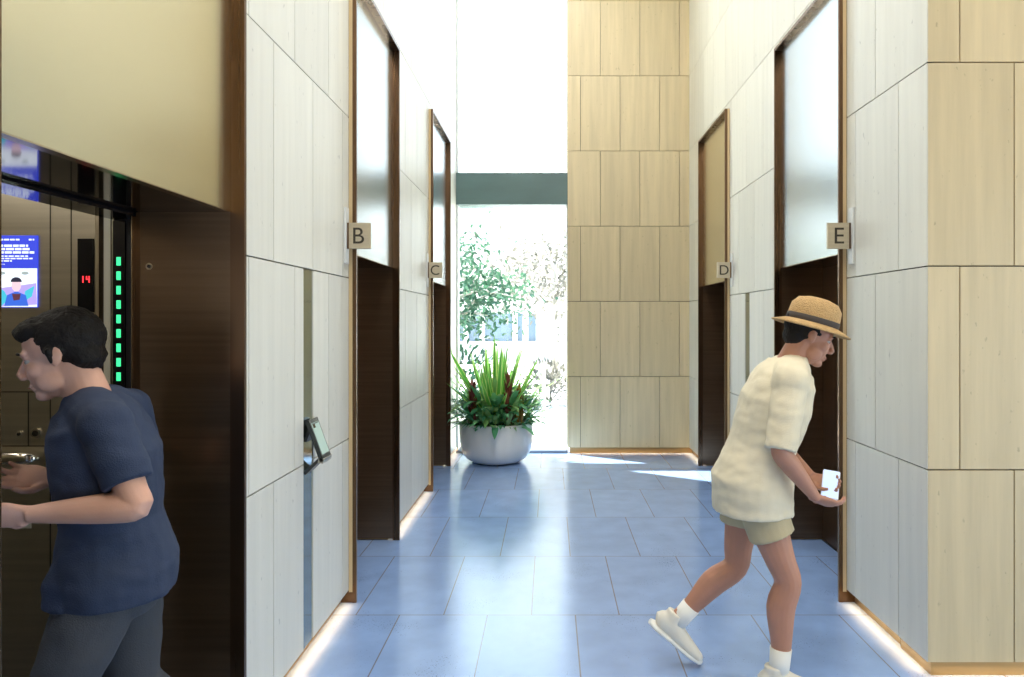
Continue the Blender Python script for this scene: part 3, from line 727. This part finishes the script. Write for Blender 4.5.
def person(label, X, Y, fwd, J, skin, hair_mat, shirt, pants, shoe, opts):
    """J: joints in (forward, left, up) metres; fwd: heading angle about Z"""
    ca, sa = math.cos(fwd), math.sin(fwd); F = V((ca, sa, 0)); Lf = V((-sa, ca, 0)); O = V((X, Y, 0))
    W = lambda p: O + F * p[0] + Lf * p[1] + V((0, 0, p[2]))
    D = lambda p: F * p[0] + Lf * p[1] + V((0, 0, p[2]))
    root = thing('person', label, 'person', (X, Y, 0))
    side = Lf
    # -- head frame
    hp = J['pitch']; hc = W(J['head'])
    R = Matrix((F, Lf, V((0, 0, 1)))).transposed() @ Matrix.Rotation(hp, 3, 'Y')
    H = lambda a, b, c: hc + R @ V((a, b, c))
    b = MB()
    b.ell(H(-.012, 0, .032), (.097, .076, .086), R); b.ell(H(.034, 0, -.032), (.060, .057, .084), R)
    b.ell(H(.070, 0, -.097), (.024, .025, .019), R); b.ell(H(.074, 0, .026), (.018, .052, .011), R)
    b.loft([H(.082, 0, .014), H(.100, 0, -.008), H(.114, 0, -.030)], [.007, .0085, .0105], side=Lf, n=10); b.ell(H(.104, 0, -.036), (.013, .0165, .008), R)
    b.ell(H(.089, 0, -.0625), (.0115, .022, .0058), R); b.ell(H(.087, 0, -.0745), (.0115, .020, .0066), R)
    for s in (-1, 1):
        b.ell(H(.056, s * .036, -.026), (.027, .022, .024), R); b.ell(H(.0695, s * .031, .0125), (.0135, .0165, .0065), R); b.ell(H(.0690, s * .031, -.006), (.0125, .015, .005), R); b.ell(H(-.006, s * .076, -.004), (.017, .008, .029), R @ Matrix.Rotation(-.25, 3, 'Y'))
        b.ell(H(.035, s * .045, -.066), (.034, .018, .030), R)
    nb = W(J['neck']); b.loft([nb - V((0, 0, .06)), nb + V((0, 0, .01)), H(-.022, 0, -.05), H(-.015, 0, 0)], [(.075, .070), (.060, .060), (.054, .057), (.05, .05)], side=side, n=18)
    # -- torso
    hip, waist, chest = W(J['hip']), W(J['waist']), W(J['chest'])
    def torso(mb, e, z_low=None, hw=0):
        low = hip - V((0, 0, .07)) if z_low is None else V((hip.x, hip.y, z_low))
        ups = chest.lerp(nb, .62); 
        mb.loft([low, hip, waist, chest, ups, nb - V((0, 0, .015))],
                [(.158 + e + hw, .112 + e + hw), (.165 + e + hw, .120 + e + hw), (.150 + e, .106 + e), (.175 + e, .118 + e), (.150 + e, .095 + e), (.068 + e, .066 + e)], side=side, n=24)
        for s in (-1, 1):
            sh = W(J['sh'][s]); mb.loft([nb - V((0, 0, .035)), nb.lerp(sh, .55) - V((0, 0, .006)), sh], [.058 + e * .7, .056 + e * .6, .054 + e * .5], side=F, n=16); mb.ell(sh, (.057 + e * .55,) * 3)
            mb.ell(chest + D((-.01, s * .09, .02)), (.095 + e * .4, .085 + e * .4, .13))
    torso(b, -.012)
    for s in (-1, 1): b.ell(hip + D((-.045, s * .072, -.035)), (.080, .080, .095))
    # -- limbs
    grips = {}
    for s in (-1, 1):
        sh, el, wr = W(J['sh'][s]), W(J['el'][s]), W(J['wr'][s])
        b.loft([sh, sh.lerp(el, .35), sh.lerp(el, .8), el, el.lerp(wr, .25), el.lerp(wr, .7), wr], [.050, .047, .040, .037, .041, .031, (.027, .022)], side=side, n=16, res=4)
        d, n = D(J['hd'][s]), D(J['hn'][s])
        grips[s] = hand(b, wr, d, n, J['ht'][s], J['curl'][s], D)
        kn, an = W(J['kn'][s]), W(J['an'][s]); h0 = W((J['hip'][0], s * .09, J['hip'][2] - .01))
        b.loft([h0 + V((0, 0, .03)), h0.lerp(kn, .3), h0.lerp(kn, .75), kn, kn.lerp(an, .28) - F * .018, kn.lerp(an, .7), an], [(.085, .092), (.080, .086), (.060, .064), (.054, .056), (.052, .060), (.037, .042), (.031, .035)], side=side, n=18, res=4)
        toe = D(J['toe'][s]).normalized(); up = (V((0, 0, 1)) - toe * toe.z).normalized()
        b.loft([an - toe * .045 - up * .03, an + toe * .03 - up * .040, an + toe * .10 - up * .057, an + toe * .15 - up * .062], [(.026, .030), (.032, .034), (.036, .020), (.026, .012)], side=side, n=14)
    me = remesh(b, .0042, 3); me.materials.append(skin)
    link('body', me, root)
    # -- eyes
    for s in (-1, 1):
        e = MB().ell(H(.0690, s * .031, .004), (.0118,) * 3, R, 16, 10).build('eye', EYEW, root)
        MB().ell(H(.0772, s * .0315, .003), (.0048, .0062, .0062), R, 12, 8).build('iris', IRIS, e)
        MB().loft([H(.088, s * .014, .026), H(.091, s * .030, .031), H(.080, s * .052, .026)], [.003, .0042, .002], side=F, n=8).build('eyebrow', hair_mat, root)
    MB().loft([H(.0985, -.019, -.067), H(.1018, 0, -.0685), H(.0985, .019, -.067)], [(.001, .001), (.0022, .003), (.001, .001)], side=F, n=8).build('lips', LIPS, root)
    # -- hair: a cap over the crown and nape
    hb = MB(); hb.ell(H(-.028, 0, .042), (.099, .083, .090), R, 32, 20); hb.ell(H(-.058, 0, -.012), (.052, .068, .062), R)
    if opts.get('fringe'): hb.ell(H(.030, 0, .082), (.062, .066, .040), R); hb.loft([H(.004, -.076, .02), H(.004, -.078, -.022)], [.012, .007], side=F); hb.loft([H(.004, .076, .02), H(.004, .078, -.022)], [.012, .007], side=F)
    hm = remesh(hb, .005, 2)
    for v in hm.vertices:
        k = noise.noise(v.co * 38) * .004 + noise.noise(v.co * 110) * .0022; v.co += (v.co - hc).normalized() * k
    hm.materials.append(hair_mat); link('hair', hm, root)
    # -- shirt
    c = MB(); torso(c, .012 + opts.get('loose', 0), z_low=opts['hem'], hw=.02)
    for s in (-1, 1):
        for ff in (-.050, .064): c.loft([hip + D((ff, s * .076, 0)) + V((0, 0, opts['hem'] - hip.z)), hip + D((ff, s * .074, -.02)), hip + D((ff * .6, s * .07, .08))], [.100, .098, .08], side=side, n=18)
    sl = opts['sleeve']
    for s in (-1, 1):
        sh, el, wr = W(J['sh'][s]), W(J['el'][s]), W(J['wr'][s])
        if sl <= 1: c.loft([sh, sh.lerp(el, .4), sh.lerp(el, sl)], [.068, .066, .064], side=side, n=18)
        else: c.loft([sh, sh.lerp(el, .5), el, el.lerp(wr, sl - 1)], [.068, .062, .058, .050], side=side, n=18)
    if opts.get('collar'): c.loft([nb - V((0, 0, .03)), nb + V((0, 0, .028))], [(.082, .080), (.072, .070)], side=side, n=20)
    cm = remesh(c, .007, 5)
    nr = [v.normal.copy() for v in cm.vertices]
    for v, nn in zip(cm.vertices, nr):
        q = v.co; k = noise.noise(V((q.x * 9, q.y * 9, q.z * 22))) * .004 + noise.noise(V((q.x * 26, q.y * 26, q.z * 34))) * .0025
        v.co += nn * k
    cm.materials.append(shirt); so_ = link(opts['shirt_name'], cm, root)
    # -- trousers or shorts
    c = MB(); c.loft([hip - V((0, 0, .10)), hip - V((0, 0, .03)), hip + V((0, 0, .06))], [(.155, .112), (.178, .130), (.168, .120)], side=side, n=24)
    for s in (-1, 1):
        c.ell(hip + D((-.045, s * .072, -.035)), (.092, .090, .102))
        kn, an = W(J['kn'][s]), W(J['an'][s]); h0 = W((J['hip'][0], s * .09, J['hip'][2] - .01))
        if opts['long']: c.loft([h0, h0.lerp(kn, .3), h0.lerp(kn, .8), kn, kn.lerp(an, .35), kn.lerp(an, .97)], [(.095, .104), (.094, .100), (.076, .082), (.072, .076), (.070, .076), (.056, .062)], side=side, n=20, res=4)
        else: c.loft([h0, h0.lerp(kn, .35), h0.lerp(kn, opts['leg'])], [(.092, .092), (.094, .098), (.090, .098)], side=side, n=20)
    cm = remesh(c, .007, 5)
    nr = [v.normal.copy() for v in cm.vertices]
    for v, nn in zip(cm.vertices, nr):
        q = v.co; v.co += nn * (noise.noise(V((q.x * 10, q.y * 10, q.z * 16))) * .006)
    cm.materials.append(pants); link('trousers' if opts['long'] else 'shorts', cm, root)
    # -- shoes with soles
    for s in (-1, 1):
        an = W(J['an'][s]); t = D(J['toe'][s]).normalized(); upv = (V((0, 0, 1)) - t * t.z).normalized()
        A = lambda a, u: an + t * a + upv * u
        c = MB(); c.loft([A(-.072, -.045), A(-.055, -.035), A(.0, -.022), A(.06, -.040), A(.13, -.052), A(.185, -.060), A(.205, -.064)],
                         [(.022, .030), (.036, .042), (.042, .058), (.045, .040), (.047, .030), (.036, .022), (.014, .012)], side=side, n=18)
        c.loft([A(-.01, .0), A(-.012, .035)], [(.040, .046), (.040, .046)], side=side, n=18)
        sm_ = remesh(c, .006, 4); sm_.materials.append(shoe); so = link('shoe', sm_, root)
        c = MB(); c.loft([A(-.085, -.073), A(-.06, -.074), A(.05, -.074), A(.13, -.074), A(.195, -.072), A(.212, -.071)], [(.020, .012), (.040, .015), (.042, .015), (.050, .015), (.036, .013), (.012, .010)], side=side, n=16)
        c.build('sole', SOLE, so)
        if opts.get('socks'): MB().loft([an - V((0, 0, .02)), an.lerp(W(J['kn'][s]), .28)], [(.036, .040), (.040, .045)], side=side, n=18).build('sock', SOLE, root)
    return root, H, R, grips

EYEW = pm('eye_white', (.42, .38, .35), .45); IRIS = pm('dark_iris', (.03, .02, .012), .15); LIPS = pm('lips', (.42, .17, .14), .5)
SOLE = pm('white_rubber', (.78, .77, .72), .6)
skin_m = lambda n, c: pm(n, c, .5, var=.06, vscale=(14, 14, 14), sss=.08, bump=.05, bscale=220)
hair_d = pm('dark_hair', (.008, .006, .005), .6, bump=.5, bscale=120, spec=.25)
cloth = lambda n, c: pm(n, c, .85, bump=.25, bscale=260, var=.06, vscale=(6, 6, 6))
relaxed = [(.25, .45, .3), (.3, .5, .3), (.35, .55, .35), (.4, .6, .35)]
grip = [(.35, .75, .55), (.42, .85, .55), (.45, .9, .6), (.5, .9, .6)]
# man in the hat, walking to the right, reading a phone
JM = dict(hip=(0, 0, .885), waist=(.04, 0, 1.03), chest=(.10, 0, 1.22), neck=(.165, 0, 1.395), head=(.245, 0, 1.515), pitch=.40,
    sh={-1: (.130, -.190, 1.33), 1: (.140, .190, 1.33)}, el={-1: (.075, -.255, 1.055), 1: (.10, .255, 1.055)},
    wr={-1: (.235, -.15, .850), 1: (.27, .085, .885)}, hd={-1: (.82, .30, -.35), 1: (.85, -.40, -.30)}, hn={-1: (.25, .50, .80), 1: (-.05, -.72, .70)},
    ht={-1: -1, 1: 1}, curl={-1: relaxed, 1: grip},
    kn={-1: (.135, -.095, .475), 1: (-.06, .095, .465)}, an={-1: (.095, -.10, .090), 1: (-.33, .095, .205)}, toe={-1: (1, -.06, 0), 1: (.78, .05, -.62)})
man, H, R, grips = person('man in tan hat and cream shirt walking while looking down at a phone', .885, 3.08, -.14, JM, skin_m('tanned_skin', (.46, .22, .14)), hair_d,
    cloth('cream_shirt', (.76, .68, .50)), cloth('khaki_shorts', (.50, .42, .26)), pm('white_shoe', (.74, .70, .60), .6),
    dict(hem=.755, loose=.024, sleeve=.98, collar=True, shirt_name='shirt', long=False, leg=.52, socks=True))
hatm = pm('tan_straw', (.58, .37, .16), .8, bump=.9, bscale=170, var=.1, vscale=(60, 60, 60))
RH = R @ Matrix.Rotation(-.12, 3, 'Y')
hat = MB().lathe([(.100, 0), (.102, .04), (.098, .080), (.078, .108), (.040, .120), (.004, .121)], H(-.012, 0, .045), 40, sx=1.08, sy=.92, mat=RH).build('hat', hatm, man)
MB().lathe([(.096, .004), (.128, -.007), (.155, -.018), (.157, -.013), (.129, -.001), (.098, .011)], H(-.012, 0, .045), 48, sx=1.08, sy=.95, mat=RH).build('hat_brim', hatm, hat)
MB().lathe([(.1005, .006), (.1042, .010), (.1045, .032), (.101, .036)], H(-.012, 0, .045), 40, sx=1.08, sy=.92, mat=RH).build('hat_band', pm('dark_band', (.06, .05, .045), .8), hat)
# the phone in his left hand
pc, d, n, wv = grips[1]
pc = pc + n * .0225 + d * .012 + wv * .012
ax = (wv * .96 + d * .28).normalized(); ay = n.cross(ax).normalized()
def oriented(cx, hx, hy, hz, bev, off=0):
    t = bmesh.new(); bmesh.ops.create_cube(t, size=2)
    for v in t.verts: v.co = V((v.co.x * hx, v.co.y * hy, v.co.z * hz))
    if bev: bmesh.ops.bevel(t, geom=t.edges[:], offset=bev, segments=3, affect='EDGES')
    for v in t.verts: v.co = cx + ax * v.co.x + ay * v.co.y + n * (v.co.z + off)
    m = MB(); m.merge(t); return m
ph = thing('mobile_phone', 'bright white mobile phone held in the hand of the man in the hat', 'phone', pc)
oriented(pc, .073, .036, .004, .0035).build('phone_body', pm('white_phone_case', (.80, .82, .88), .3), ph)
oriented(pc, .069, .0325, .0004, 0, .0042).build('phone_screen', emis('phone_glow', (.55, .70, 1.0), .75), ph)

# man in navy, stepping into the open lift
JW = dict(hip=(0, 0, .865), waist=(.01, 0, 1.0), chest=(.025, 0, 1.185), neck=(.075, 0, 1.355), head=(.140, 0, 1.482), pitch=.30,
    sh={-1: (.01, -.180, 1.295), 1: (-.015, .180, 1.295)}, el={-1: (-.03, -.245, 1.06), 1: (-.10, .235, 1.085)},
    wr={-1: (.21, -.17, 1.10), 1: (.155, .195, 1.075)}, hd={-1: (.95, .15, .1), 1: (.97, -.12, .02)}, hn={-1: (0, .8, .5), 1: (.0, -.85, .4)},
    ht={-1: -1, 1: 1}, curl={-1: relaxed, 1: relaxed},
    kn={-1: (-.02, -.095, .465), 1: (.15, .095, .475)}, an={-1: (-.27, -.095, .19), 1: (.09, .10, .090)}, toe={-1: (.80, -.05, -.60), 1: (1, .05, 0)})
person('man in navy shirt and dark trousers stepping into the open elevator', -1.27, 2.06, PI + .33, JW, skin_m('fair_skin', (.60, .34, .25)), hair_d,
    cloth('navy_shirt', (.020, .034, .075)), cloth('grey_trousers', (.050, .055, .066)), pm('dark_shoe', (.05, .05, .055), .5),
    dict(hem=.79, loose=.012, sleeve=.72, shirt_name='shirt', long=True, fringe=True))

# ------------------------------------------------------------------ lamps
def area(name, loc, rot, sx, sy, power, col, shape='RECTANGLE', spread=None):
    l = bpy.data.lights.new(name, 'AREA'); l.shape = shape; l.size = sx
    if shape in ('RECTANGLE', 'ELLIPSE'): l.size_y = sy
    l.energy = power; l.color = col
    if spread: l.spread = spread
    o = bpy.data.objects.new(name, l); C.objects.link(o); o.location = loc; o.rotation_euler = rot
    return o
# warm strip lamps tucked under the slabs, washing the floor
WARM = (1.0, .55, .22)
COVE = 1.05
def cove(loc, length, rotz, tilt):
    o = area('cove_lamp', loc, (0, 0, 0), *((.03, length) if rotz == 0 else (length, .03)), COVE * length, WARM, spread=2.15)
    # +Z axis of lamp is away from the beam; tilt towards the corridor
    o.rotation_euler = (0, tilt, 0) if rotz == 0 else (tilt, 0, 0)
for a, b in RUN_L: 
    if b > .5: cove((XL - .002, (max(a, 0) + b) / 2, .066), b - max(a, 0) - .04, 0, 0)
for a, b in RUN_R: cove((XR + .002, (a + b) / 2, .066), b - a - .04, 0, 0)
cove(((.24 + XR) / 2, YFAR + .002, .066), 1.4, 1, 0)
cove((3.3, YFRONT + .002, .066), 3.2, 1, 0)
# unseen ceiling fill lamps, added with fittings to brighten corridor and hall
ring = M['steel_bright']; lens = emis('fill_lamp_lens', (1, .9, .75), 4)
first = None
def fill_lamp(x, y, power, col, label, size=.35):
    global first
    if first is None:
        first = thing('ceiling_fill_lamp', label, 'ceiling light', (x, y, ZC), 'unseen ceiling fill lamps')
        MB().lathe([(.20, 0), (.20, -.012), (.17, -.012), (.17, 0)], (x, y, ZC), 32).build('trim_ring', ring, first)
        MB().lathe([(.168, -.001), (.168, -.004), (.01, -.004)], (x, y, ZC), 32).build('lens', lens, first)
    else:
        o = first.copy(); C.objects.link(o); o.location = (x, y, ZC); o['label'] = label
        for ch in first.children:
            c = ch.copy(); C.objects.link(c); c.parent = o
    area('fill_lamp_area', (x, y, ZC - .02), (0, 0, 0), size, size, power, col, 'DISK')
W1 = (1.0, .84, .62)
for i, y in enumerate((.4, 2.2, 4.6, 7.0)):
    fill_lamp(.27, y, (24, 48, 54, 20)[i], (1, .985, .97), ('round downlight over the camera', 'round downlight in the ceiling over the hall end of the corridor', 'round downlight in the ceiling between signs B and E', 'round downlight in the ceiling before the window')[i])
fill_lamp(3.1, 1.0, 16, W1, 'round downlight before the warm-tinted front wall'); fill_lamp(2.2, -1.2, 30, W1, 'round downlight behind the camera to the right'); fill_lamp(.3, -2.0, 45, W1, 'round downlight behind the camera')

sun = bpy.data.lights.new('sun', 'SUN'); sun.energy = 24; sun.angle = .009; sun.color = (1, .95, .86)
so = bpy.data.objects.new('sun', sun); C.objects.link(so); so.rotation_euler = V((.444, -.296, -1)).to_track_quat('-Z', 'Y').to_euler()
w = bpy.data.worlds.new('sky'); S.world = w; w.use_nodes = True
bg = w.node_tree.nodes['Background']
tc = w.node_tree.nodes.new('ShaderNodeTexCoord'); sp = w.node_tree.nodes.new('ShaderNodeSeparateXYZ'); w.node_tree.links.new(tc.outputs['Generated'], sp.inputs[0])
cr = w.node_tree.nodes.new('ShaderNodeValToRGB'); w.node_tree.links.new(sp.outputs['Z'], cr.inputs[0])
cr.color_ramp.elements[0].color = (.92, .96, 1, 1); cr.color_ramp.elements[0].position = 0.0
cr.color_ramp.elements[1].color = (.52, .72, 1, 1); cr.color_ramp.elements[1].position = .8
w.node_tree.links.new(cr.outputs[0], bg.inputs[0]); bg.inputs[1].default_value = 3.0
# sampling portals in the two glazed openings
for nm, loc, rot, sx, sy in (('window_portal', ((WX0 + WX1) / 2, 8.76, ZC / 2), (-PI / 2, 0, 0), WX1 - WX0, ZC), ('hall_portal', (5.32, -.45, 1.3), (0, PI / 2, 0), 2.6, 7.1)):
    o = area(nm, loc, rot, sx, sy, 1, (1, 1, 1)); o.data.cycles.is_portal = True

# ------------------------------------------------------------------ camera and picture
cam = bpy.data.cameras.new('camera'); co = bpy.data.objects.new('camera', cam); C.objects.link(co); S.camera = co
co.location = (0, 0, EYE); co.rotation_euler = (PI / 2, 0, 0)
cam.sensor_width = 36; cam.lens = 702 / 1024 * 36
cam.shift_x = -(550 - 512) / 1024; cam.shift_y = (322 - 338.5) / 1024
cam.clip_start = .05
S.view_settings.view_transform = 'Standard'; S.view_settings.look = 'None'; S.view_settings.gamma = 1; S.view_settings.use_curve_mapping = False
S.view_settings.exposure = 0.4
cy = S.cycles
cy.use_denoising = True; cy.max_bounces = 8; cy.diffuse_bounces = 5; cy.glossy_bounces = 4; cy.transparent_max_bounces = 8
cy.sample_clamp_indirect = 6; cy.caustics_reflective = False; cy.caustics_refractive = False
